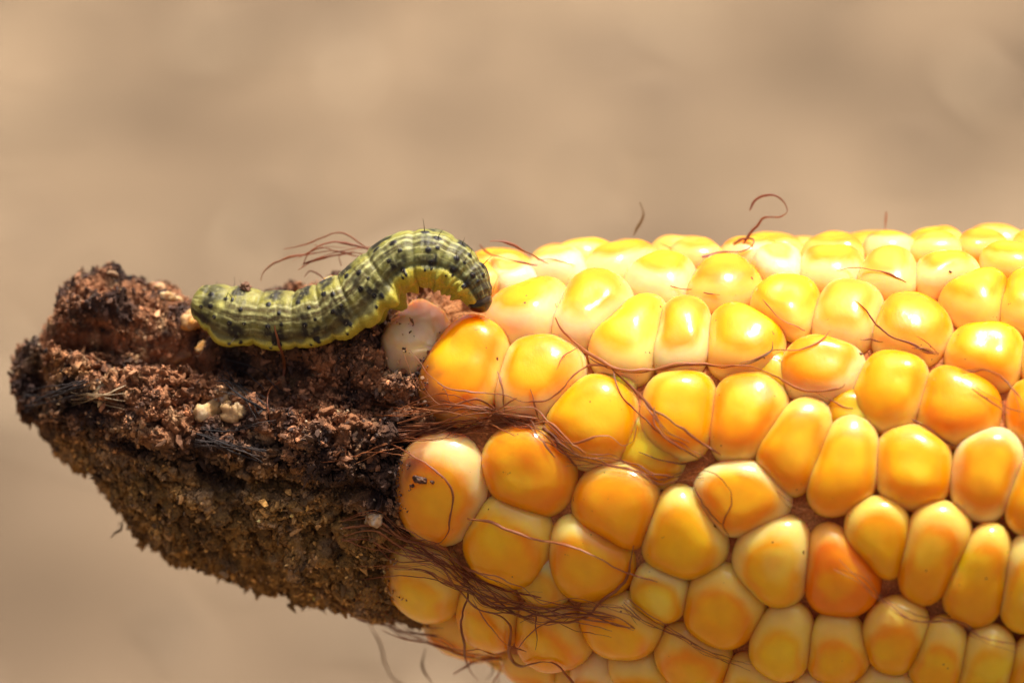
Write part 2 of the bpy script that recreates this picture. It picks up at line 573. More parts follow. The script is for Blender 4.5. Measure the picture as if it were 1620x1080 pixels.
def crumbs(kernel_pts):
    """grains of frass lying loose all over the chewed tip, far too many to count"""
    n = 56000
    sel = np.where((TPX.ravel() < 665) & (np.cos(TPH.ravel()) > -0.45))[0]
    area = np.linalg.norm(np.gradient(TP, axis=0), axis=2) * np.linalg.norm(np.gradient(TP, axis=1), axis=2)
    dens = (0.10 + np.clip(fbm(TP.reshape(-1, 3)[sel], 34, 3, 5) * 2.4 + 0.15, 0, 1.5)) * area.ravel()[sel]
    pick = rng.choice(sel, n, p=dens / dens.sum())
    base = TP.reshape(-1, 3)[pick] + rng.normal(0, 1.2, (n, 3))
    yc = prof(TIP_PROFILE, TPX.ravel()[pick])[0]
    nrm = np.stack([np.full(n, -0.15), np.sin(TPH.ravel()[pick]), np.cos(TPH.ravel()[pick])], -1)
    m = len(kernel_pts)
    base[:m] = kernel_pts[:, :3]
    nrm[:m] = kernel_pts[:, 3:]
    size = np.clip(rng.lognormal(0.30, 0.50, n), 0.6, 4.6)
    base = base + nrm * (size * 0.45)[:, None]
    g = (1 + 5 ** 0.5) / 2
    iv = np.array([(-1, g, 0), (1, g, 0), (-1, -g, 0), (1, -g, 0), (0, -1, g), (0, 1, g), (0, -1, -g), (0, 1, -g), (g, 0, -1), (g, 0, 1), (-g, 0, -1), (-g, 0, 1)], float) / 1.9
    itf = np.array([(0, 11, 5), (0, 5, 1), (0, 1, 7), (0, 7, 10), (0, 10, 11), (1, 5, 9), (5, 11, 4), (11, 10, 2), (10, 7, 6), (7, 1, 8), (3, 9, 4), (3, 4, 2), (3, 2, 6), (3, 6, 8), (3, 8, 9), (4, 9, 5), (2, 4, 11), (6, 2, 10), (8, 6, 7), (9, 8, 1)])
    V = iv[None] * (1 + rng.normal(0, 0.36, (n, 12, 1))) * size[:, None, None]
    ax = rng.normal(0, 1, (n, 1, 3))
    ax /= np.linalg.norm(ax, axis=2, keepdims=True)
    V = V + ax * (V * ax).sum(2, keepdims=True) * rng.uniform(-0.5, 1.7, (n, 1, 1))
    V = (V + base[:, None]).reshape(-1, 3)
    F = (itf[None] + (np.arange(n) * 12)[:, None, None]).reshape(-1, 3)
    px, py = to_px(base)
    c = tip_colour(base, px, py, rng.normal(-0.06, 0.14, n))
    c = c * np.exp(rng.normal(0.02, 0.45, (n, 1)))
    pale = (rng.random(n) < 0.02) & (size < 1.9)
    c[pale] = mix((0.45, 0.27, 0.13), (0.60, 0.45, 0.28), rng.random(pale.sum()))
    put('frass_crumbs', W(V), F, M_CRUMB, cob, np.repeat(np.clip(c, 0, 0.9), 12, 0), smooth=False, kind='stuff')


CRUMB_JOB = True

# ------------------------------------------------------------------ kernels
# centre x, y, width, height, lean of the long axis, kind of colour, sink below the row
KERNELS = [
    (731, 564, 142, 162, 8, 'o', -4), (843, 580, 146, 152, 0, 'oc', 0), (928, 657, 142, 150, 14, 'y', 0), (1030, 705, 104, 116, 10, 'oy', 18), (1073, 643, 120, 140, 2, 'y', 0),
    (1178, 650, 122, 152, 10, 'oy', 0), (1253, 700, 112, 172, 12, 'oy', 0), (1333, 732, 108, 174, 14, 'y', 0), (1444, 731, 124, 137, 0, 'y', 0), (1562, 742, 112, 162, 6, 'oc', 0),
    (1645, 775, 100, 160, 6, 'oy', 0),
    (828, 468, 120, 124, 25, 'yc', 0), (932, 477, 114, 146, 20, 'yc', 0), (995, 512, 124, 150, 15, 'yp', 0), (1076, 517, 94, 126, 8, 'oc', 0), (1175, 520, 126, 124, 4, 'y', 0),
    (1242, 467, 104, 116, -6, 'y', 0), (1340, 482, 112, 118, 0, 'p', 0), (1440, 500, 126, 114, 0, 'yo', 0), (1545, 450, 108, 108, 25, 'y', 0), (1628, 458, 96, 106, 10, 'y', 0),
    (1300, 568, 134, 104, -12, 'oc', 0), (1408, 605, 116, 134, 15, 'y', 0), (1513, 632, 134, 142, 4, 'o', 0), (1560, 545, 122, 112, 0, 'y', 0), (1650, 640, 106, 120, 0, 'oy', 0),
    (1665, 555, 96, 110, 0, 'y', 0), (1345, 640, 74, 70, 0, 'o', 20), (970, 590, 60, 46, 0, 'y', 22), (1222, 575, 60, 70, 0, 'oy', 22),
    (800, 422, 94, 92, 10, 'w', 0), (876, 404, 104, 84, 10, 'w', 0), (978, 398, 134, 80, 0, 'oc', 0), (1050, 418, 120, 84, 12, 'yc', 0), (1142, 426, 126, 90, 0, 'yo', 0),
    (1100, 388, 84, 70, 0, 'p', 0), (1188, 384, 94, 70, 0, 'oc', 0), (1230, 402, 76, 68, 0, 'w', 0), (1313, 405, 108, 78, 8, 'oc', 0), (1320, 374, 104, 70, 0, 'yo', 0),
    (1405, 414, 92, 80, 8, 'p', 0), (1405, 373, 88, 64, 0, 'oc', 0), (1497, 415, 104, 80, 10, 'oc', 0), (1482, 376, 82, 66, 0, 'yp', 0), (1553, 373, 78, 64, 0, 'yo', 0),
    (1597, 394, 86, 70, 0, 'y', 0), (1640, 374, 70, 60, 0, 'y', 0), (766, 424, 56, 80, 0, 'p', 0), (536, 448, 76, 62, 0, 'g', 0), (649, 518, 100, 102, 26, 'g', 5),
    (688, 783, 150, 170, -6, 'oc', 0), (827, 747, 152, 150, -22, 'o', 0), (966, 812, 146, 148, -14, 'o', 0), (790, 860, 148, 150, -8, 'ob', 0), (925, 890, 142, 148, -16, 'o', 0),
    (1074, 855, 150, 158, 0, 'yb', 0), (1168, 787, 162, 118, -24, 'oc', 0), (1215, 897, 126, 154, 6, 'yp', 0), (1325, 908, 120, 158, -4, 'r', 0), (1385, 855, 98, 142, -8, 'ob', 0),
    (1477, 877, 104, 180, 8, 'oy', 0), (1548, 913, 98, 180, 8, 'ob', 0), (1630, 925, 94, 172, 6, 'yp', 0),
    (655, 943, 122, 112, -10, 'd', 0), (757, 992, 100, 104, -30, 'ob', 0), (860, 1027, 122, 108, -14, 'ob', 0), (972, 1010, 132, 116, -20, 'ob', 0), (1037, 948, 92, 92, 0, 'yp', 8),
    (1136, 968, 128, 154, 8, 'ob', 0), (1232, 1030, 94, 132, 0, 'd', 0), (1322, 1045, 98, 140, 0, 'ob', 0), (1410, 1025, 98, 138, 4, 'ob', 0), (1480, 1055, 84, 146, 4, 'ob', 0),
    (1558, 1070, 82, 146, 4, 'd', 0), (1634, 1085, 84, 146, 4, 'ob', 0), (710, 1030, 122, 74, -18, 'ob', 6), (832, 1090, 112, 76, -10, 'ob', 6), (945, 1098, 104, 90, 0, 'oc', 6),
    (1085, 1062, 128, 116, -18, 'ob', 0), (1182, 1098, 92, 84, 0, 'd', 0), (572, 966, 84, 66, -14, 'd', 6), (846, 936, 88, 74, 0, 'p', 14),
]
PAL = {  # crown, crown centre, flank, how far the crown colour reaches
    'o': ((0.94, 0.35, 0.003), (0.95, 0.47, 0.008), (0.94, 0.56, 0.15), 0.92),
    'oc': ((0.94, 0.37, 0.004), (0.95, 0.48, 0.010), (0.95, 0.62, 0.26), 0.76),
    'y': ((0.95, 0.40, 0.001), (0.96, 0.56, 0.025), (0.95, 0.52, 0.09), 0.84),
    'yo': ((0.95, 0.35, 0.001), (0.96, 0.48, 0.010), (0.95, 0.50, 0.10), 0.84),
    'oy': ((0.95, 0.36, 0.001), (0.96, 0.55, 0.025), (0.95, 0.51, 0.09), 0.80),
    'yc': ((0.95, 0.41, 0.001), (0.96, 0.46, 0.005), (0.95, 0.61, 0.28), 0.66),
    'yp': ((0.94, 0.48, 0.004), (0.95, 0.59, 0.07), (0.94, 0.58, 0.16), 0.76),
    'yb': ((0.94, 0.44, 0.002), (0.95, 0.53, 0.005), (0.94, 0.60, 0.15), 0.80),
    'ob': ((0.94, 0.39, 0.002), (0.95, 0.51, 0.008), (0.95, 0.52, 0.09), 0.82),
    'p': ((0.95, 0.41, 0.02), (0.96, 0.48, 0.06), (0.95, 0.52, 0.16), 0.70),
    'w': ((0.95, 0.55, 0.14), (0.95, 0.50, 0.08), (0.95, 0.66, 0.38), 0.58),
    'r': ((0.93, 0.23, 0.002), (0.95, 0.40, 0.003), (0.94, 0.40, 0.08), 0.94),
    'd': ((0.92, 0.50, 0.008), (0.93, 0.57, 0.025), (0.94, 0.55, 0.11), 0.74),
    'g': ((0.72, 0.52, 0.30), (0.76, 0.58, 0.37), (0.58, 0.34, 0.17), 0.70),
}
DOME = 50.0


class K:
    pass


def frame_at(X, phi):
    e = 2.0
    p = surf(X, phi)
    tx = surf(X + e, phi) - surf(X - e, phi)
    tp = surf(X, phi + 0.01) - surf(X, phi - 0.01)
    tx /= np.linalg.norm(tx)
    tp /= np.linalg.norm(tp)
    n = np.cross(tx, tp)
    n /= np.linalg.norm(n)
    if n[2] * math.cos(phi) + n[1] * math.sin(phi) < 0:
        n = -n
    tp = np.cross(n, tx)
    return p, tx, tp, n


ks = []
for (cx, cy, w, h, lean, code, sink) in KERNELS:
    z = 300.0
    dome = 0.40 * min(w, h if cy > 430 else w)
    for _ in range(12):
        X, Y = XY(cx, cy, z)
        yc, R = prof(OUT_PROFILE, X + 810)
        Rc = R - 0.30 * dome
        s = np.clip((Y - yc) / Rc, -0.99, 0.985)
        phi = math.asin(s)
        z = Rc * math.cos(phi)
    k = K()
    k.phi, k.X, k.code, k.sink = phi, X, code, sink
    k.p, k.e1, k.e2, k.n = frame_at(X, phi)
    f = max(0.55, math.cos(phi))
    vis = 1 - z / DIST
    th = math.radians(lean)
    # image half-axes, carried onto the tangent plane
    a1 = np.array([math.cos(th), -math.sin(th)]) * w / 2 * vis * 1.02
    a2 = np.array([math.sin(th), math.cos(th)]) * h / 2 * vis * 1.02
    if cy < 432:
        a2 = np.array([math.sin(th) * 0.4, 1.0]) * max(h / f, 96) / 2 * vis
        f = 1
    k.A = np.array([[a1[0], a2[0]], [a1[1] / f, a2[1] / f]])
    k.dome = 0.40 * min(np.linalg.norm(k.A[:, 0]), np.linalg.norm(k.A[:, 1])) * 2
    k.dome = min(k.dome, 56)
    k.auto = False
    k.flank = None
    ks.append(k)

# kernels the photograph does not show one by one: the far side and past the right edge
codes = ['y', 'oy', 'o', 'yo', 'oc', 'ob', 'yp', 'yb', 'y', 'p']
row = 0
xcur = 590.0
while xcur < 2130:
    yc, R = prof(OUT_PROFILE, xcur)
    nrow = int(round(2 * math.pi * R / 112))
    for j in range(nrow):
        phi = (j + 0.5 * (row % 2)) / nrow * 2 * math.pi - math.pi + random.uniform(-0.03, 0.03)
        X = xcur - 810 + random.uniform(-9, 9)
        P, e1, e2, n = frame_at(X, phi)
        px, py = to_px(P)
        seen = P[2] > 60 and px < 1605 and py < 1080
        if seen or (xcur < 640 and math.cos(phi) > -0.2):
            continue
        if any(np.linalg.norm(P - q.p) < (86 if not q.auto else 70) for q in ks):
            continue
        k = K()
        k.phi, k.X, k.code, k.sink = phi, X, random.choice(codes), 0
        k.p, k.e1, k.e2, k.n = P, e1, e2, n
        k.A = np.array([[56.0, 0], [0, 60.0]])
        k.dome = 44
        k.auto = True
        ks.append(k)
    xcur += 98
    row += 1

for _ in range(6000):     # close what the rows leave open, so the ear stays whole from the side
    xcur = random.uniform(640, 2120)
    phi = random.uniform(-math.pi, math.pi)
    X = xcur - 810
    P, e1, e2, n = frame_at(X, phi)
    px, py = to_px(P)
    if (P[2] > 60 and px < 1640 and py < 1090) or (xcur < 680 and math.cos(phi) > -0.2):
        continue
    if np.min(np.linalg.norm(np.array([q.p for q in ks]) - P, axis=1)) < 82:
        continue
    k = K()
    k.phi, k.X, k.code, k.sink = phi, X, random.choice(codes), 0
    k.p, k.e1, k.e2, k.n = P, e1, e2, n
    k.A = np.array([[54.0, 0], [0, 56.0]])
    k.dome, k.auto = 44, True
    ks.append(k)

CENT = np.array([k.p for k in ks])
NT = 48
theta = np.linspace(0, 2 * math.pi, NT, endpoint=False)
dirs = np.stack([np.cos(theta), np.sin(theta)], -1)
RINGS = [(0.60, -1.1), (0.82, -0.8), (0.93, -0.45), (0.98, -0.15), (1.0, 0.05)] + [(math.cos(a) ** 0.86, 0.05 + 0.95 * math.sin(a) ** 0.90) for a in np.radians([12, 22, 31, 39, 47, 55, 62, 69, 76, 83])]


def build_kernel(i, rings=RINGS):
    k = ks[i]
    Ai = np.linalg.inv(k.A)
    q = dirs @ Ai.T
    pw = 2.5
    lim = (np.abs(q[:, 0]) ** pw + np.abs(q[:, 1]) ** pw) ** (-1 / pw)
    PN = 12.0
    acc = (lim * 1.10) ** -PN
    dist = np.linalg.norm(CENT - k.p, axis=1)
    for j in np.where((dist < 230) & (dist > 1))[0]:
        o = ks[j]
        if o.sink > k.sink + 12:
            continue
        d3 = o.p - k.p
        d = np.array([d3 @ k.e1, d3 @ k.e2])
        L = np.linalg.norm(d)
        u = d / L
        si = 1 / np.linalg.norm(Ai @ u)
        oA = np.linalg.inv(o.A)
        du = np.array([-u @ [k.e1 @ o.e1, k.e2 @ o.e1], -u @ [k.e1 @ o.e2, k.e2 @ o.e2]])
        du /= max(1e-6, np.linalg.norm(du))
        sj = 1 / np.linalg.norm(oA @ du)
        b = dist[j] * si / (si + sj) + 3.0
        if k.sink > o.sink + 12:
            b += 14
        c = dirs @ u
        ok = c > 0.05
        acc[ok] += (b / c[ok]) ** -PN
    r = acc ** (-1 / PN)
    for _ in range(6):
        r = 0.25 * np.roll(r, 1) + 0.5 * r + 0.25 * np.roll(r, -1)
    seed = i * 13 + 5
    rs = random.Random(seed)
    dome = min(k.dome * 1.15, 0.95 * r.mean())
    base = k.p - k.n * (dome + k.sink)
    off = np.array([rs.uniform(-1, 1), rs.uniform(-1, 1)])
    V, Q, H = [], [], []
    tilt = np.array([rs.uniform(-.10, .10), rs.uniform(-.10, .10)])
    for (s, hgt) in rings:
        xy = dirs * (r * s)[:, None]
        if s < 0.9 and hgt > 0.1:     # crown slides a little to one side, so no two domes are alike
            xy = xy + off * 5 * (0.9 - s)
        zz = hgt * dome + (xy @ tilt) * max(0, hgt)
        V.append(base + xy[:, :1] * k.e1 + xy[:, 1:] * k.e2 + np.asarray(zz)[:, None] * k.n)
        Q.append(np.full(NT, s if hgt > 0.06 else 1.08 - hgt * 0.2))
        H.append(xy)
    top = base + (off * 4)[0] * k.e1 + (off * 4)[1] * k.e2 + k.n * dome
    bot = base - k.n * dome * 1.2
    V = np.vstack(V + [top[None], bot[None]])
    Q = np.concatenate(Q + [[0.0], [1.5]])
    H = np.vstack(H + [[off * 4], [[0, 0]]])
    # gentle unevenness: shallow dents and wrinkles on the crown
    nn = (11.0 if k.code == 'g' else 1.8) * noise(V + seed * 31, 38, seed) + 0.35 * noise(V + seed * 31, 17, seed + 1)
    dent = rs.choice([0, 0, 1.5, 3.0, 5.0]) * np.exp(-((H - off * 9) ** 2).sum(1) / (r.mean() * 0.36) ** 2) * (Q < 1.05)
    V = V + k.n * ((nn * (Q < 1.1) - dent))[:, None]
    if k.code == 'g':      # shrivelled: the skin has sunk into folds
        V = V + 4.0 * np.stack([noise(V, 26, 501), noise(V, 26, 502), noise(V, 26, 503)], -1) + 0.8 * np.stack([noise(V, 10, 511), noise(V, 10, 512), noise(V, 10, 513)], -1)
    nr = len(rings)
    F = grid_faces(nr, NT).tolist()
    ti, bi = nr * NT, nr * NT + 1
    a = np.arange(NT)
    b2 = (a + 1) % NT
    last = (nr - 1) * NT
    tri = np.vstack([np.stack([last + a, last + b2, np.full(NT, ti)], -1), np.stack([b2, a, np.full(NT, bi)], -1)])
    quads = np.vstack([np.asarray(F), np.hstack([tri, tri[:, 2:3]])])
    # pigment: coloured crown, cream flank, paler starchy heart
    crown, heart, flank, reach = [np.asarray(v) for v in PAL[k.code]]
    j = 1 + rng.normal(0, 0.03, 3)
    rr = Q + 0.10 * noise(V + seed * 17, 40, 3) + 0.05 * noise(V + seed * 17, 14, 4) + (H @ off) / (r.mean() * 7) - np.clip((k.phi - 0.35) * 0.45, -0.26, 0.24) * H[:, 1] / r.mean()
    col = mix(crown * j, flank, sstep(float(reach) - 0.16, float(reach) + 0.20, rr))
    hx = H - np.array([rs.uniform(-14, 14), rs.uniform(-12, 18)])
    hq = np.sqrt((hx ** 2).sum(1)) / r.mean() + 0.18 * noise(V + seed * 9, 26, 6)
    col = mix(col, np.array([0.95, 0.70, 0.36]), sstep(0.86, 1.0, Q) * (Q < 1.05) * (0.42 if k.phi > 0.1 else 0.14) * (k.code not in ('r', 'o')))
    ringm = np.exp(-((rr - float(reach) + 0.14) / 0.13) ** 2)
    col = col * (1 - ringm[:, None] * np.array([0.01, 0.22, 0.4]))
    col = mix(col, heart, (1 - sstep(0.18, 0.55, hq)) * rs.uniform(0.5, 1.0))
    rim = sstep(1.06, 1.25, Q) * 0.6
    col = mix(col, np.array([0.85, 0.36, 0.05]), rim * (k.code not in 'wg'))
    bx, by = to_px(V)
    if not k.auto and k.code != 'g' and to_px(k.p)[0] < 800 and to_px(k.p)[1] > 480:     # bruised where the caterpillar chewed next door
        edge = np.interp(by, [480, 560, 650, 780, 940, 1000], [648, 672, 706, 632, 616, 604])
        col = mix(col, (0.30, 0.09, 0.02), np.exp(-np.clip(bx - edge + 9 * noise(V, 12, 23), 0, 300) / 9.0) * 0.8)
    if k.code == 'g':
        col = mix(col, (0.30, 0.13, 0.06), sstep(0.1, 0.7, fbm(V, 34, 3, 19) + 0.5 * (Q - 0.6)) * 0.8)
    return V, quads, np.clip(col, 0, 0.95)


def fix_tris(Fq):
    """(n,4) with repeated last corner for triangles -> triangles only"""
    q = Fq[Fq[:, 2] != Fq[:, 3]]
    t = Fq[Fq[:, 2] == Fq[:, 3]][:, :3]
    return np.vstack([q[:, [0, 1, 2]], q[:, [0, 2, 3]], t])


rest_V, rest_F, rest_C, nrest = [], [], [], 0
order = sorted(range(len(ks)), key=lambda i: (ks[i].auto, -ks[i].p[2] + max(0, ks[i].X - 900) * 2))
made = 0
for i in order:
    lo = [RINGS[q] for q in (0, 2, 4, 7, 10, 13)]
    if made < 170:
        V, Fq, col = build_kernel(i)
        F = fix_tris(Fq)
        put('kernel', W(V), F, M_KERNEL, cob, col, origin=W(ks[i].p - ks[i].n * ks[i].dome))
        add_bvh(V, F)
        made += 1
    else:
        V, Fq, col = build_kernel(i, lo)
        F = fix_tris(Fq)
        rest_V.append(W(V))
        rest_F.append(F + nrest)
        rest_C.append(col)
        nrest += len(V)
if rest_V:
    put('kernels_round_the_back', np.vstack(rest_V), np.vstack(rest_F), M_KERNEL, cob, np.vstack(rest_C), kind='stuff')


# frass smeared over the flanks of the kernels that border the chewed tip
smear = []
for i, k in enumerate(ks):
    px, py = to_px(k.p)
    if k.auto or px > 800 or py < 480:
        continue
    edge = np.interp(py, [480, 560, 650, 780, 940, 1000], [640, 668, 700, 628, 612, 600])
    V, Fq, _c = build_kernel(i)
    vx, vy = to_px(V)
    w = np.exp(-np.clip(vx - edge, 0, 200) / 7.0)
    for q in np.where(rng.random(len(V)) < w * (0.05 if k.code == 'g' else 0.9))[0]:
        o = V[q] - (k.p - k.n * k.dome * 0.9)
        o = o / np.linalg.norm(o)
        for _ in range(4):
            smear.append(np.r_[V[q] + rng.normal(0, 3.0, 3), o])
crumbs(np.array(smear)[:6000])

# ------------------------------------------------------------------ remnants of eaten kernels in the chewed tip
def tree():
    V = np.vstack(BV)
    F = []
    for f in BF:
        F.extend(f.tolist())
    return BVHTree.FromPolygons(V.tolist(), F)


bvh = tree()


def hit(px, py, tr=None):
    d = Vector(((px - 810), (540 - py), -DIST)).normalized()
    loc, nrm, idx, t = (tr or bvh).ray_cast(Vector((0, 0, DIST)), d)
    return (np.array(loc), np.array(nrm), d) if loc is not None else (None, None, d)


def remnant(px, py, w, h, lean, c1, c2, lift=0.25, wrinkle=4.5, seed=1, name='kernel_remnant', mat=None):
    P, nrm, d = hit(px, py)
    if P is None:
        return
    nrm = nrm + np.array([0, 0, 0.8])
    nrm /= np.linalg.norm(nrm)
    nu, nv = 16, 28
    th = np.linspace(0, math.pi, nu)
    ph = np.linspace(0, 2 * math.pi, nv, endpoint=False)
    T, Ph = np.meshgrid(th, ph, indexing='ij')
    e1 = np.array([math.cos(math.radians(lean)), -math.sin(math.radians(lean)), 0])
    e1 -= nrm * (e1 @ nrm)
    e1 /= np.linalg.norm(e1)
    e2 = np.cross(nrm, e1)
    S = np.stack([np.sin(T) * np.cos(Ph), np.sin(T) * np.sin(Ph), np.cos(T)], -1).reshape(-1, 3)
    S = np.sign(S) * np.abs(S) ** 0.85
    m = (w + h) / 2
    V = P + S[:, :1] * e1 * w / 2 + S[:, 1:2] * e2 * h / 2 + S[:, 2:] * nrm * m * 0.34 + nrm * m * 0.16
    nz = noise(V + seed * 50, m * 0.35, seed) + 0.6 * noise(V + seed * 50, m * 0.14, seed + 2)
    out = (V - P)
    V = V + out / (np.linalg.norm(out, axis=1, keepdims=True) + 1e-6) * (nz * m * 0.17)[:, None]
    col = mix(c1, c2, sstep(-0.5, 0.5, noise(V + seed * 70, m * 0.3, seed + 9)))
    put(name, W(V), grid_faces(nu, nv), mat or M_REM, cob, col)


PALE, TAN, ORG = (0.72, 0.55, 0.33), (0.50, 0.30, 0.13), (0.70, 0.32, 0.07)
for q in ((325, 647, 56, 48, 12, (0.70, 0.52, 0.30), (0.60, 0.36, 0.14)), (371, 656, 48, 34, 10, (0.62, 0.42, 0.22), TAN), (358, 632, 34, 16, -14, (0.42, 0.36, 0.32), TAN),
          (312, 512, 32, 56, -20, ORG, TAN), (322, 550, 26, 18, 0, ORG, TAN), (285, 562, 60, 14, 8, TAN, (0.3, 0.15, 0.07)), (596, 818, 36, 26, -20, (0.5, 0.42, 0.32), TAN),
          (160, 612, 34, 14, -30, TAN, PALE), (275, 470, 40, 12, -16, PALE, TAN), (250, 452, 34, 16, -20, (0.4, 0.22, 0.14), TAN), (262, 840, 34, 20, 28, TAN, (0.3, 0.18, 0.08)),
          (636, 640, 56, 22, -14, (0.36, 0.17, 0.11), (0.48, 0.28, 0.19)), (510, 440, 54, 22, 16, (0.7, 0.5, 0.42), PALE)):
    remnant(*q, seed=int(q[0]))


for q in ((664, 758, 22, 12, 20, (0.05, 0.02, 0.01), (0.12, 0.05, 0.02)), (652, 768, 8, 5, 0, (0.06, 0.03, 0.01), (0.1, 0.04, 0.02)), (684, 762, 7, 5, 40, (0.09, 0.04, 0.02), (0.1, 0.04, 0.02)),
          (1503, 430, 5, 3, 30, (0.10, 0.04, 0.02), (0.06, 0.03, 0.02)), (1361, 560, 6, 4, 0, (0.10, 0.04, 0.02), (0.06, 0.03, 0.02)), (716, 668, 10, 5, 0, (0.20, 0.09, 0.05), (0.4, 0.25, 0.15))):
    remnant(*q, seed=int(q[0]), name='dirt_fleck')

# ------------------------------------------------------------------ the caterpillar
CL = np.array([  # x, y, radius, depth
    (322, 480, 30, 172), (338, 486, 39, 172), (363, 497, 46, 172), (388, 502, 46.5, 176), (410, 504, 45.5, 180), (440, 508, 48, 186), (470, 507, 47, 194), (500, 502, 49, 202), (530, 490, 49, 210), (563, 472, 47, 217),
    (593, 447, 46, 222), (620, 425, 45, 226), (650, 411, 46, 230), (683, 410, 46, 233), (712, 420, 42, 236), (735, 438, 36, 238), (749, 456, 30, 240), (756, 470, 23, 240)], float)
c3 = catmull(np.stack([*XY(CL[:, 0], CL[:, 1], CL[:, 3]), CL[:, 3], CL[:, 2]], -1), 2.0)
seglen = np.r_[0, np.cumsum(np.linalg.norm(np.diff(c3[:, :3], axis=0), axis=1))]
NS = 430
sl = np.linspace(0, seglen[-1], NS)
cen = np.stack([np.interp(sl, seglen, c3[:, a]) for a in range(3)], -1)
rad = np.interp(sl, seglen, c3[:, 3])
# rounded ends: extend the axis past both ends
capn = 22
tang = np.gradient(cen, axis=0)
tang /= np.linalg.norm(tang, axis=1, keepdims=True)
ang = np.linspace(0, math.pi / 2, capn + 1)[1:]
capA = cen[0] - tang[0] * (np.sin(ang) * rad[0] * 0.62)[:, None]
capB = cen[-1] + tang[-1] * (np.sin(ang) * rad[-1] * 0.5)[:, None]
cen = np.vstack([capA[::-1], cen, capB])
rad = np.r_[(rad[0] * np.cos(ang) + 0.05)[::-1], rad, rad[-1] * np.cos(ang) + 0.05]
sarr = np.r_[(-np.sin(ang) * 19)[::-1], sl, sl[-1] + np.sin(ang) * 11]
T2 = np.vstack([np.repeat(tang[:1], capn, 0), tang, np.repeat(tang[-1:], capn, 0)])
for _ in range(6):
    T2[1:-1] = 0.25 * T2[:-2] + 0.5 * T2[1:-1] + 0.25 * T2[2:]
T2[:, 2] *= 0.5
T2 /= np.linalg.norm(T2, axis=1, keepdims=True)
ZT = np.radians(np.interp(sarr, [0, 200, 330, 460], [16, 8, -16, -20]))[:, None]
N2 = np.stack([-T2[:, 1], T2[:, 0], np.zeros(len(T2))], -1)
N2 /= np.linalg.norm(N2, axis=1, keepdims=True)
DV = N2 * np.cos(ZT) + np.array([0, 0, 1]) * np.sin(ZT)
DV -= T2 * (DV * T2).sum(1, keepdims=True)
DV /= np.linalg.norm(DV, axis=1, keepdims=True)
LV = np.cross(T2, DV)
NPSI = 144
psi = np.linspace(0, 2 * math.pi, NPSI, endpoint=False)
S_, PSI = np.meshgrid(sarr, psi, indexing='ij')
RAD = np.repeat(rad[:, None], NPSI, 1)
vv = (1 - np.cos(PSI)) / 2


def s_of(px, py):
    q = np.stack(to_px(cen), -1)
    return sarr[np.argmin(((q - [px, py]) ** 2).sum(1))]


bnd = [s_of(*p) for p in ((345, 490), (410, 504), (470, 507), (518, 496), (556, 476), (607, 435), (658, 409), (702, 416), (733, 436), (750, 458))]
bnd = [-16] + bnd + [sarr[-1] + 2]
bnd = np.array(bnd)
seg = np.clip(np.searchsorted(bnd, S_, side='right') - 1, 0, len(bnd) - 2)
uu = (S_ - bnd[seg]) / (bnd[seg + 1] - bnd[seg])
PP = np.stack([S_, PSI * 40, np.zeros_like(S_)], -1)
crease = np.zeros_like(S_)
for k_, b_ in enumerate(bnd[1:-1]):
    crease += np.exp(-((S_ - b_ - 2.2 * np.cos(PSI)) / 3.4) ** 2) * (0.45 if k_ == 0 else 1)
plump = np.sin(np.clip(uu, 0, 1) * math.pi)
R2 = RAD * (0.98 + 0.03 * plump - 0.055 * crease)
R2 += 0.32 * np.sin(uu * 2 * math.pi * 5 + 2 * noise(PP, 30, 3)) * sstep(0.04, 0.2, vv)   # annulets
R2 += 1.0 * noise(PP, 14, 5) + 0.5 * noise(PP, 6, 6)
side = np.abs(np.sin(PSI))
skirt = np.exp(-((vv - 0.83) / 0.055) ** 2) * side
R2 += RAD * skirt * (0.10 * plump + 0.02)
R2 -= RAD * 0.05 * np.exp(-((vv - 0.745) / 0.03) ** 2) * side
R2 *= 1 - 0.12 * sstep(0.90, 1.0, vv)
# stubby legs: four pairs of prolegs under the middle, three pairs of true legs by the head
for (px, py, amp, wid) in ((545, 505, 9, 17), (580, 485, 15, 17), (615, 460, 22, 14), (650, 440, 9, 14), (690, 448, 7, 10), (714, 452, 8, 9), (733, 462, 9, 8), (362, 520, 6, 17)):
    s0 = s_of(px, py)
    for sg in (1, -1):
        p0 = math.pi - sg * math.radians(34)
        dpsi = (PSI - p0 + math.pi) % (2 * math.pi) - math.pi
        R2 += amp * np.exp(-np.abs((S_ - s0) / wid) ** 2.6 - np.abs(dpsi * RAD / (wid * 1.1)) ** 2.6)
# pigment
OL, YG, PL, DK, BR, YE, GR = (0.225, 0.200, 0.065), (0.34, 0.31, 0.045), (0.60, 0.57, 0.22), (0.014, 0.011, 0.010), (0.090, 0.055, 0.016), (0.47, 0.40, 0.045), (0.17, 0.20, 0.065)
arch = sstep(240, 360, S_)
col = mix(np.broadcast_to(np.array(OL), S_.shape + (3,)), GR, arch * 0.55)
wav = 0.026 * noise(PP, 22, 8) + 0.018 * noise(PP, 9, 12)
v2 = vv + wav


def band(v0, w):
    return np.exp(-((v2 - v0) / w) ** 2)


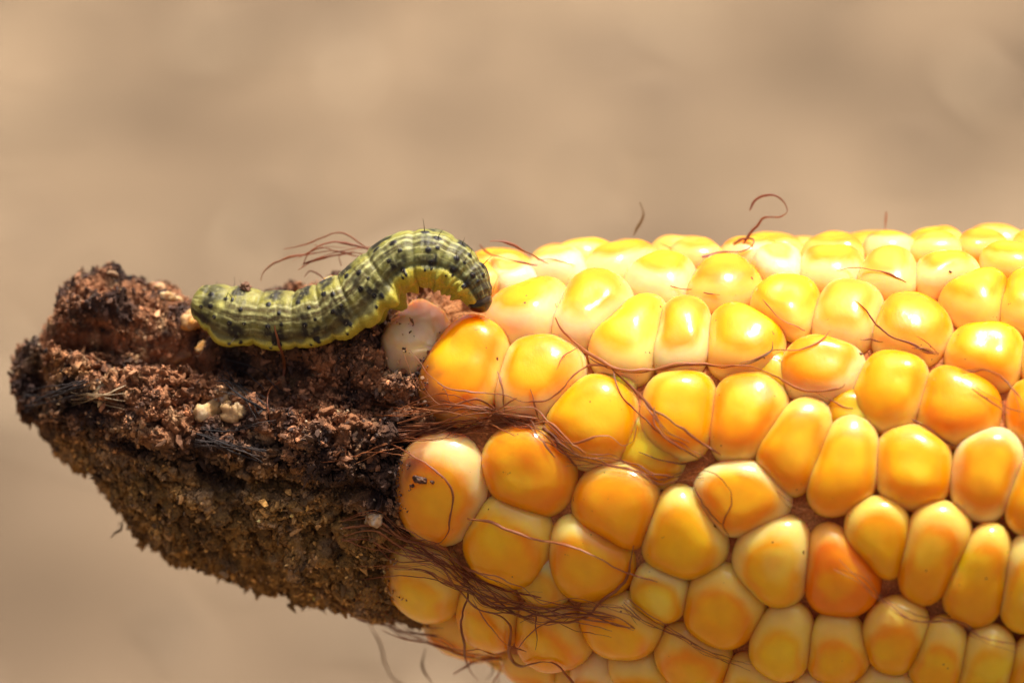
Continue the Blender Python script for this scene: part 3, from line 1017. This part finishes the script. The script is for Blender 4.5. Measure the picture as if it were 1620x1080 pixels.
mott = 0.5 + 0.5 * fbm(PP, 10, 3, 14)
fin = sstep(0.1, 0.55, np.sin((v2 * 58) + 2.5 * noise(PP, 18, 9)))
col = mix(col, BR, np.clip(0.85 * fin * mott * (vv < 0.7), 0, 1))
col = mix(col, YG, np.clip(band(0.12, 0.05) * 0.8 + band(0.55, 0.06) * 0.4, 0, 1))
for v0, w, a in ((0.195, 0.014, 0.85), (0.315, 0.019, 1.0), (0.455, 0.015, 0.95), (0.60, 0.012, 0.75)):
    col = mix(col, PL, np.clip(band(v0, w) * a * (0.8 + 0.4 * noise(PP, 7, 31)), 0, 1))
for v0, w, a in ((0.255, 0.018, 0.7), (0.375, 0.020, 0.95), (0.42, 0.012, 0.8), (0.50, 0.008, 0.5)):
    col = mix(col, BR, np.clip(band(v0, w) * a * (0.8 + 0.5 * noise(PP, 20, 33)), 0, 1))
blotch = (sstep(0.60, 0.66, v2) - sstep(0.765, 0.80, v2)) * side
col = mix(col, BR, np.clip(blotch * (0.25 + 0.5 * noise(PP, 20, 39)), 0, 0.7))
core_b = np.exp(-np.abs((uu - 0.55 + 0.12 * noise(PP, 17, 38)) / 0.26) ** 3) * np.exp(-np.abs((v2 - 0.64) / 0.125) ** 3) * side
col = mix(col, DK, np.clip(1.5 * core_b * (0.75 + 0.6 * noise(PP, 8, 41)), 0, 0.95))
dors = sstep(0.15, 0.08, v2) * np.exp(-((uu - 0.45 + 0.15 * noise(PP, 14, 42)) / 0.33) ** 4)
col = mix(col, YG, sstep(0.14, 0.07, v2) * 0.4)
col = mix(col, DK, np.clip(dors * (1.0 + 0.4 * noise(PP, 9, 43)), 0, 0.92))
up2 = np.exp(-((uu - 0.42) / 0.2) ** 2) * np.exp(-((v2 - 0.34) / 0.11) ** 2) * (0.35 + 0.65 * arch)
col = mix(col, DK, np.clip(up2 * (0.7 + 0.8 * noise(PP, 9, 47)), 0, 0.8))
col = mix(col, YE, sstep(0.765, 0.81, v2 + 0.02 * noise(PP, 12, 51)))
col = mix(col, (0.72, 0.64, 0.14), np.exp(-((v2 - 0.80) / 0.014) ** 2) * 0.6 * side)
flecks = sstep(0.45, 0.7, noise(PP, 4.5, 61)) * (vv < 0.76)
col = mix(col, PL, flecks * 0.2)
col = mix(col, (0.22, 0.20, 0.08), np.clip(crease, 0, 1) * 0.25)
col = mix(col, DK, sstep(0.12, 0.5, fbm(PP, 17, 3, 95)) * 0.38 * (1 - sstep(0.70, 0.77, v2)))
# anal plate and the dark front end
an = sstep(46, 10, S_)
col = mix(col, DK, np.clip(np.exp(-((S_ - 14) / 14) ** 2 - ((v2 - 0.20) / 0.09) ** 2) * 1.1 + np.exp(-((S_ - 6) / 22) ** 2 - ((v2 - 0.68) / 0.10) ** 2), 0, 0.93))
col = mix(col, YG, an * 0.15 * (1 - blotch))
endd = sstep(sarr[-1] - 70, sarr[-1] - 15, S_) * sstep(0.92, 0.6, vv)
col = mix(col, (0.045, 0.032, 0.02), np.clip(endd * (0.55 + 0.5 * noise(PP, 9, 77)), 0, 0.85))
col = mix(col, (0.62, 0.58, 0.16), np.clip(np.exp(-((S_ - 26) / 9) ** 2 - ((v2 - 0.30) / 0.07) ** 2) + 0.8 * np.exp(-((S_ + 4) / 7) ** 2 - ((v2 - 0.36) / 0.10) ** 2), 0, 0.85))
col = mix(col, DK, np.clip(np.exp(-((S_ - 8) / 11) ** 2 - ((v2 - 0.32) / 0.13) ** 2) * (0.9 + 0.5 * noise(PP, 7, 88)), 0, 0.95))
# raised black warts, two above, two in the middle, one low on every segment
wart_pos = []
for g in range(1, len(bnd) - 2):
    L = bnd[g + 1] - bnd[g]
    for (u0, v0, rr0) in ((0.30, 0.17, 3.6), (0.66, 0.27, 3.3), (0.42, 0.50, 3.4), (0.74, 0.47, 2.4), (0.60, 0.735, 3.8), (0.68, 0.80, 2.0), (0.46, 0.81, 1.8)):
        wart_pos.append((bnd[g] + L * (u0 + random.uniform(-.05, .05)), v0 + random.uniform(-.02, .02), rr0 * random.uniform(1.05, 1.45)))
wart_pos += [(8, 0.14, 4.0), (14, 0.36, 4.2), (0, 0.45, 3.0), (26, 0.52, 3.4), (30, 0.16, 3.5)]
for (s0, v0, r0) in wart_pos:
    p0 = math.acos(1 - 2 * v0)
    for sg in (1, -1):
        dpsi = (PSI - sg * p0 + math.pi) % (2 * math.pi) - math.pi
        dd = np.hypot(S_ - s0, dpsi * RAD)
        col = mix(col, DK, 1 - sstep(r0 * 0.8, r0 * 1.25, dd))
        R2 = R2 + 1.5 * (1 - sstep(r0 * 0.3, r0 * 1.3, dd))
V = cen[:, None] + R2[..., None] * (DV[:, None] * np.cos(PSI)[..., None] + LV[:, None] * np.sin(PSI)[..., None])
cat_px_V = V.reshape(-1, 3)
caterpillar = thing('caterpillar', 'olive green caterpillar with black spots and yellow belly arched over the chewed tip', 'caterpillar', W([-380, -10, 170]))
put('body', W(cat_px_V), grid_faces(*S_.shape), M_BODY, caterpillar, np.clip(col.reshape(-1, 3) * 0.98, 0, 0.9))
add_bvh(cat_px_V[:], grid_faces(*S_.shape))


def head():
    nu, nv = 26, 40
    T, Ph = np.meshgrid(np.linspace(0, math.pi, nu), np.linspace(0, 2 * math.pi, nv, endpoint=False), indexing='ij')
    S = np.stack([np.cos(T), np.sin(T) * np.cos(Ph), np.sin(T) * np.sin(Ph)], -1).reshape(-1, 3)
    t, d, l = T2[-1], DV[-1], LV[-1]
    c = cen[-1] - t * 4
    notch = 1 - 0.10 * np.exp(-(S[:, 2] / 0.22) ** 2) * sstep(-0.2, 0.5, S[:, 1])      # two lobes either side of the crown seam
    jaw = 1 - 0.25 * sstep(0.35, 1.0, S[:, 0])
    V = c + S[:, :1] * t * 18 + (S[:, 1:2] * d * 19 + S[:, 2:] * l * 21) * (notch * jaw)[:, None]
    cc = mix((0.07, 0.045, 0.02), (0.012, 0.010, 0.008), sstep(-0.15, 0.35, noise(V, 9, 3)))
    cc = mix(cc, (0.50, 0.42, 0.2), np.exp(-((S[:, 2] - 0.22) / 0.07) ** 2) * sstep(0.1, 0.5, S[:, 1]) * 0.8)
    put('head', W(V), grid_faces(nu, nv), M_HEAD, caterpillar, cc)


head()


def tube(pts, radii, nside=5, flat=0.55, twist=0.0, phase=0.0):
    P = np.asarray(pts, float)
    t = np.gradient(P, axis=0)
    t /= np.linalg.norm(t, axis=1, keepdims=True) + 1e-9
    ref = np.array([0.1, 0.2, 1.0])
    a = np.cross(t, ref)
    a /= np.linalg.norm(a, axis=1, keepdims=True) + 1e-9
    b = np.cross(t, a)
    th = np.linspace(0, 2 * math.pi, nside, endpoint=False)
    tw = phase + twist * np.linspace(0, 1, len(P))
    ct, st = np.cos(tw)[:, None], np.sin(tw)[:, None]
    a2, b2 = a * ct + b * st, -a * st + b * ct
    r = np.asarray(radii)[:, None, None]
    V = P[:, None] + r * (a2[:, None] * np.cos(th)[None, :, None] + flat * b2[:, None] * np.sin(th)[None, :, None])
    return V.reshape(-1, 3), grid_faces(len(P), nside)


def hairs():
    VV, FF, n = [], [], 0
    for (s0, v0, r0) in wart_pos:
        if r0 < 2.8 or random.random() < 0.25:
            continue
        i = int(np.argmin(np.abs(sarr - s0)))
        for sg in (1, -1):
            p0 = sg * math.acos(1 - 2 * v0)
            d = DV[i] * math.cos(p0) + LV[i] * math.sin(p0)
            st = cen[i] + d * rad[i] * 0.98
            ln = random.uniform(12, 24)
            bend = np.array([random.uniform(-.4, .4), random.uniform(-.1, .3), 0])
            pts = [st + d * ln * t + bend * ln * t * t for t in np.linspace(0, 1, 7)]
            v, f = tube(pts, np.linspace(0.75, 0.2, 7), 4, 1)
            VV.append(v)
            FF.append(f + n)
            n += len(v)
    v = np.vstack(VV)
    put('hairs', W(v), np.vstack(FF), M_HAIR, caterpillar, np.tile((0.06, 0.04, 0.02), (len(v), 1)), kind='stuff')


hairs()

# ------------------------------------------------------------------ silk
bvh = tree()


def drape(pts, z_air=None, lift=2.5, step=5.0, only_air=False):
    """lay a strand seen along `pts` onto whatever carries it; free ends hang at the depth of the last contact"""
    c = catmull(np.asarray(pts, float), step)
    n = len(c)
    tt = np.full(n, np.nan)
    D = []
    for i, (px, py) in enumerate(c[:, :2]):
        P, nrm, d = hit(px, py, bvh)
        D.append(np.array(d))
        if P is not None and not only_air and P[2] > (z_air if z_air is not None else -1e9) - 200:
            tt[i] = (DIST - P[2])
    if np.all(np.isnan(tt)) or only_air:
        tt[:] = DIST - (z_air if z_air is not None else 100)
    else:
        idx = np.where(~np.isnan(tt))[0]
        if z_air is not None:
            tt[np.isnan(tt)] = DIST - z_air
        else:
            tt = np.interp(np.arange(n), idx, tt[idx])
    m = tt.copy()
    for k in range(1, 4):       # bridge the hollows between kernels
        m = np.minimum(m, np.minimum(np.r_[tt[k:], tt[-1:].repeat(k)] + 2.5 * k, np.r_[tt[:1].repeat(k), tt[:-k]] + 2.5 * k))
    for _ in range(4):
        m = np.minimum(np.r_[m[:1], 0.25 * m[:-2] + 0.5 * m[1:-1] + 0.25 * m[2:], m[-1:]], tt + 6)
    m = m - lift
    D = np.array(D)
    return np.array([0, 0, DIST]) + D * (m / -D[:, 2])[:, None]


def strand(pts, width=2.2, mat=None, name='silk_strand', z_air=None, lift=2.5, flat=0.45, only_air=False, jitter=2.2, taper=0.5):
    P = drape(pts, z_air, lift, 5.0, only_air)
    n = len(P)
    sd = random.uniform(0, 999)
    q = np.stack([np.arange(n) * 5.0, np.full(n, sd), np.zeros(n)], -1)
    P = P + np.stack([noise(q, 22, 1), noise(q + 50, 22, 2), 0.4 * noise(q + 90, 22, 3)], -1) * jitter * np.sin(np.linspace(0.25, math.pi - 0.25, n))[:, None]
    P = P + np.stack([noise(q + 7, 9, 5), noise(q + 57, 9, 6), 0 * q[:, 0]], -1) * jitter * 0.45
    end = np.minimum(1, np.minimum(np.arange(n), np.arange(n)[::-1]) / 5.0 + taper)
    r = 0.72 * width * end * (1 + 0.45 * noise(q + 20, 16, 4))
    v, f = tube(P, r, 6, flat, random.uniform(-5, 5), random.uniform(0, 6))
    return put(name, W(v), f, mat or M_SILK, cob)


def bundle(pts, n, spread, width=1.25, mat=None, name='silk_strand', lift=3.0, wander=1.5, **kw):
    P = np.asarray(pts, float)
    for k in range(int(round(n * 0.8))):
        a, b = random.gauss(0, 0.7), random.gauss(0, 0.7)
        i0 = random.choice([0, 0, 0, 1]) if len(P) > 3 else 0
        i1 = len(P) - (random.choice([0, 0, 1]) if len(P) > 3 else 0)
        Q = P[i0:i1].copy()
        t = np.gradient(Q, axis=0)
        nn = np.stack([-t[:, 1], t[:, 0]], -1)
        nn /= np.linalg.norm(nn, axis=1, keepdims=True) + 1e-6
        w = np.linspace(a, b, len(Q)) + np.array([random.gauss(0, 0.22 * wander) for _ in Q])
        Q += nn * (w * spread)[:, None]
        strand(Q, min(width, 2.3) * random.uniform(0.4, 1.0), mat, name, lift=lift + random.uniform(0, 9), **kw)


S = strand
S([(760, 388), (773, 400), (800, 408), (833, 417), (850, 420)], 2.6, M_SILKRED, lift=6)
S([(775, 381), (800, 383), (827, 395), (850, 408), (867, 417)], 2.6, M_SILKRED, lift=9, z_air=150)
S([(850, 412), (867, 409), (890, 412), (910, 420)], 2.0)
S([(780, 463), (783, 447), (787, 437)], 1.6, M_SILKRED)
S([(878, 503), (890, 522), (910, 542), (933, 560), (967, 580), (993, 587), (1033, 582), (1083, 575), (1133, 578), (1180, 578), (1213, 588), (1247, 607), (1280, 618), (1327, 615), (1337, 607)], 3.0, lift=4)
S([(930, 566), (967, 583), (1000, 589), (1040, 585), (1090, 577), (1147, 580), (1190, 574)], 2.0, lift=3)
S([(913, 550), (893, 563), (880, 585)], 1.6, M_SILKRED)
S([(692, 605), (713, 615), (750, 620), (787, 623), (820, 633), (860, 635), (883, 620), (907, 593), (933, 578), (960, 580)], 2.2, lift=4)
S([(788, 588), (797, 617), (797, 655)], 2.6)
S([(840, 615), (847, 637), (852, 663)], 3.0)
S([(970, 583), (977, 613), (993, 637), (1020, 663), (1047, 687), (1080, 710), (1107, 727)], 2.2)
S([(967, 583), (990, 603), (1013, 627), (1040, 653), (1073, 673), (1107, 697), (1140, 720)], 2.2)
bundle([(1000, 625), (1025, 650), (1050, 685), (1085, 708), (1125, 724)], 4, 12, 1.6)
S([(1035, 643), (1037, 673), (1053, 693), (1080, 710)], 3.4, lift=5)
S([(860, 673), (880, 693), (907, 700), (933, 693), (963, 688), (983, 703), (1003, 697), (1007, 673)], 2.0)
bundle([(895, 728), (930, 735), (973, 731), (1007, 742), (1040, 760), (1073, 750), (1107, 737)], 9, 13, 1.9)
S([(1010, 715), (1047, 728), (1080, 733), (1117, 727)], 2.2)
S([(1100, 743), (1130, 750), (1153, 773), (1157, 800), (1143, 827), (1153, 847)], 1.5, M_SILKRED)
S([(1093, 753), (1107, 787), (1127, 817), (1143, 830)], 1.8)
bundle([(628, 668), (698, 659), (758, 657), (817, 660), (850, 655)], 20, 26, 2.2)
bundle([(632, 694), (690, 686), (728, 680), (787, 668), (832, 668), (861, 683), (891, 707), (921, 727)], 15, 16, 2.0)
S([(510, 731), (570, 719), (611, 701), (636, 711)], 2.6)
S([(580, 715), (618, 701), (654, 692)], 2.4)
bundle([(640, 560), (668, 600), (690, 630), (715, 650)], 4, 12, 1.5)
S([(616, 700), (650, 718), (678, 736), (705, 757), (717, 777), (716, 797), (710, 820), (710, 840), (697, 857), (680, 860)], 2.6, lift=2)
S([(740, 820), (773, 825), (807, 840), (857, 855), (893, 860), (940, 880), (990, 905), (1040, 920)], 2.8, lift=3)
S([(1002, 863), (997, 893), (987, 920), (950, 953), (910, 983), (867, 983), (833, 1007), (817, 1030)], 2.8, lift=4)
bundle([(540, 842), (590, 838), (633, 863), (690, 880), (730, 907), (773, 937), (823, 953), (857, 967), (907, 967), (973, 980), (1003, 997)], 15, 22, 2.2, lift=5)
bundle([(620, 858), (660, 875), (700, 892), (745, 925), (790, 948), (850, 965)], 12, 18, 2.2, lift=6)
bundle([(570, 903), (623, 900), (673, 903), (707, 917), (747, 933), (780, 953), (823, 960)], 6, 9, 2.2, lift=5)
S([(740, 927), (740, 947), (730, 973), (733, 1013), (740, 1053), (757, 1077)], 2.2, lift=8)
S([(747, 947), (770, 983), (800, 1017), (833, 1030)], 2.2, lift=8)
S([(773, 967), (803, 983), (807, 1010), (807, 1037), (823, 1053), (873, 1047), (893, 1063), (913, 1090)], 2.8, lift=8)
S([(847, 967), (850, 1003), (847, 1027)], 2.4, lift=8)
S([(822, 985), (850, 972), (885, 985), (903, 975)], 1.8, M_SILKRED, lift=9)
bundle([(536, 958), (573, 973), (613, 983), (647, 1000), (700, 1003), (727, 1030)], 7, 9, 2.2, lift=4)
bundle([(610, 990), (637, 1010), (673, 1017), (723, 1033), (757, 1037), (793, 1043)], 5, 8, 2.2, lift=4)
S([(718, 1065), (740, 1053), (767, 1045), (800, 1043)], 2.8, lift=5)
S([(583, 985), (603, 1020), (610, 1047), (623, 1073), (650, 1092)], 2.6, M_SILKGREEN, z_air=-150, only_air=True)
S([(673, 1024), (667, 1053), (677, 1073), (690, 1090)], 2.6, M_SILKGREEN, z_air=-60, only_air=True)
S([(776, 1046), (779, 1062), (767, 1075)], 2.0, M_SILKGREEN, lift=5)
S([(787, 1046), (790, 1065), (788, 1085)], 1.8, lift=6)
S([(800, 1045), (783, 1075), (770, 1092)], 1.8, lift=6)
S([(1176, 388), (1184, 374), (1197, 357), (1210, 343), (1237, 342), (1247, 332), (1237, 317), (1217, 307), (1197, 315), (1187, 333)], 2.8, M_SILKRED, z_air=110, only_air=True, flat=0.3)
S([(1110, 407), (1140, 398), (1173, 397), (1190, 390), (1192, 378), (1177, 378), (1160, 386)], 4.2, M_SILKRED, lift=6, flat=0.4)
S([(1013, 320), (1018, 338), (1012, 353), (1003, 372)], 3.4, M_SILKGREEN, z_air=40, only_air=True)
S([(1402, 335), (1403, 350), (1401, 366)], 1.8, M_SILKRED, z_air=20, only_air=True)
S([(1040, 382), (1050, 388), (1062, 392)], 1.8, M_SILKRED)
S([(1060, 453), (1080, 456), (1094, 458)], 1.8, M_SILKRED)
S([(1113, 463), (1125, 465), (1140, 467)], 2.0, M_SILKRED)
S([(1207, 473), (1223, 493), (1247, 510), (1273, 523)], 2.2)
S([(1353, 475), (1370, 490), (1387, 513), (1407, 530), (1433, 540), (1457, 550), (1480, 560)], 2.4, M_SILKRED)
bundle([(1445, 545), (1465, 553), (1484, 562)], 4, 7, 2.6)
S([(1323, 428), (1347, 423), (1380, 428), (1407, 433), (1433, 447)], 2.0, M_SILKRED)
S([(1170, 575), (1207, 563), (1227, 555), (1270, 553), (1297, 540), (1313, 523)], 2.0)
S([(1165, 578), (1195, 570), (1219, 556), (1222, 541)], 1.8, M_SILKGREEN)
S([(1280, 617), (1297, 623), (1333, 642), (1350, 646)], 2.2)
S([(1360, 537), (1378, 539), (1397, 542)], 2.2)
bundle([(1520, 590), (1560, 588), (1590, 607), (1610, 640), (1613, 660)], 3, 7, 1.8)
bundle([(1543, 607), (1573, 633), (1600, 650), (1630, 655)], 3, 9, 2.2)
S([(1443, 663), (1473, 680), (1500, 700), (1515, 705)], 2.4)
bundle([(1323, 893), (1363, 917), (1393, 947), (1447, 977), (1513, 983), (1547, 1003), (1613, 1020)], 5, 10, 2.0)
bundle([(987, 950), (1023, 977), (1073, 1003), (1113, 1027), (1157, 1043), (1190, 1053)], 5, 8, 2.2)
bundle([(1225, 780), (1255, 803), (1290, 810)], 3, 8, 2.0)
S([(1255, 815), (1275, 810), (1290, 806)], 1.5)
S([(435, 515), (440, 543), (450, 577), (447, 597), (427, 617), (422, 640), (430, 670)], 3.2, lift=3)
S([(412, 445), (417, 430), (440, 413), (480, 403), (527, 398), (557, 402)], 2.4, M_SILKRED, z_air=100, only_air=True)
S([(478, 420), (493, 397), (513, 385), (540, 383), (570, 390), (590, 397)], 2.8, M_SILKRED, z_air=110, only_air=True)
S([(480, 418), (507, 408), (553, 400), (580, 402)], 2.4, M_SILKRED, z_air=108, only_air=True)
S([(482, 438), (490, 430), (505, 436), (515, 445)], 2.0, M_SILKRED, z_air=100, only_air=True)
bundle([(470, 425), (500, 405), (540, 396), (585, 400)], 5, 22, 2.0, M_SILKRED, only_air=True, z_air=100)
S([(540, 420), (538, 405), (560, 398)], 2.0, M_SILKRED, z_air=96, only_air=True)
S([(175, 851), (182, 841), (189, 837), (194, 822)], 2.6, M_SILKGREEN, z_air=40, only_air=True)
S([(187, 832), (191, 826), (196, 830)], 2.2, M_SILKGREEN, z_air=40, only_air=True)
# scorched and bleached husk fibres stuck in the frass
FN = 'husk_fibre'
bundle([(345, 592), (385, 612), (428, 638)], 14, 20, 1.8, M_FIBREDARK, FN, lift=8)
bundle([(310, 690), (360, 702), (418, 722)], 12, 14, 1.7, M_FIBREDARK, FN, lift=7)
bundle([(38, 634), (80, 624), (142, 606)], 9, 12, 2.4, M_FIBREDARK, FN, lift=9)
bundle([(112, 630), (150, 628), (198, 630)], 9, 12, 1.5, M_FIBREPALE, FN, lift=7)
bundle([(318, 680), (360, 682), (400, 676), (438, 668)], 2, 4, 1.5, M_FIBREDARK, FN, lift=4)
bundle([(590, 640), (640, 640), (680, 652)], 5, 16, 2.0, M_SILK, FN, lift=3)
bundle([(560, 730), (600, 722), (640, 712)], 3, 12, 1.6, M_SILK, FN, lift=3)


# a crumb of frass on the caterpillar's back
def pellet():
    P, nrm, d = hit(388, 462, bvh)
    if P is None:
        return
    V, F = [], []
    nu, nv = 14, 20
    T, Ph = np.meshgrid(np.linspace(0, math.pi, nu), np.linspace(0, 2 * math.pi, nv, endpoint=False), indexing='ij')
    Sx = np.stack([np.sin(T) * np.cos(Ph), np.cos(T), np.sin(T) * np.sin(Ph)], -1).reshape(-1, 3)
    V = Sx * (7.5 + 2.6 * noise(Sx * 10, 5, 3) + 1.5 * noise(Sx * 10, 2.2, 4))[:, None] + P + np.array([0, 8, -6])
    o = put('frass_pellet', W(V), grid_faces(nu, nv), M_CRUMB, None, np.tile((0.22, 0.11, 0.06), (len(V), 1)), smooth=False)
    o['label'] = 'small brown crumb of frass resting on the back of the caterpillar'
    o['category'] = 'crumb'


pellet()
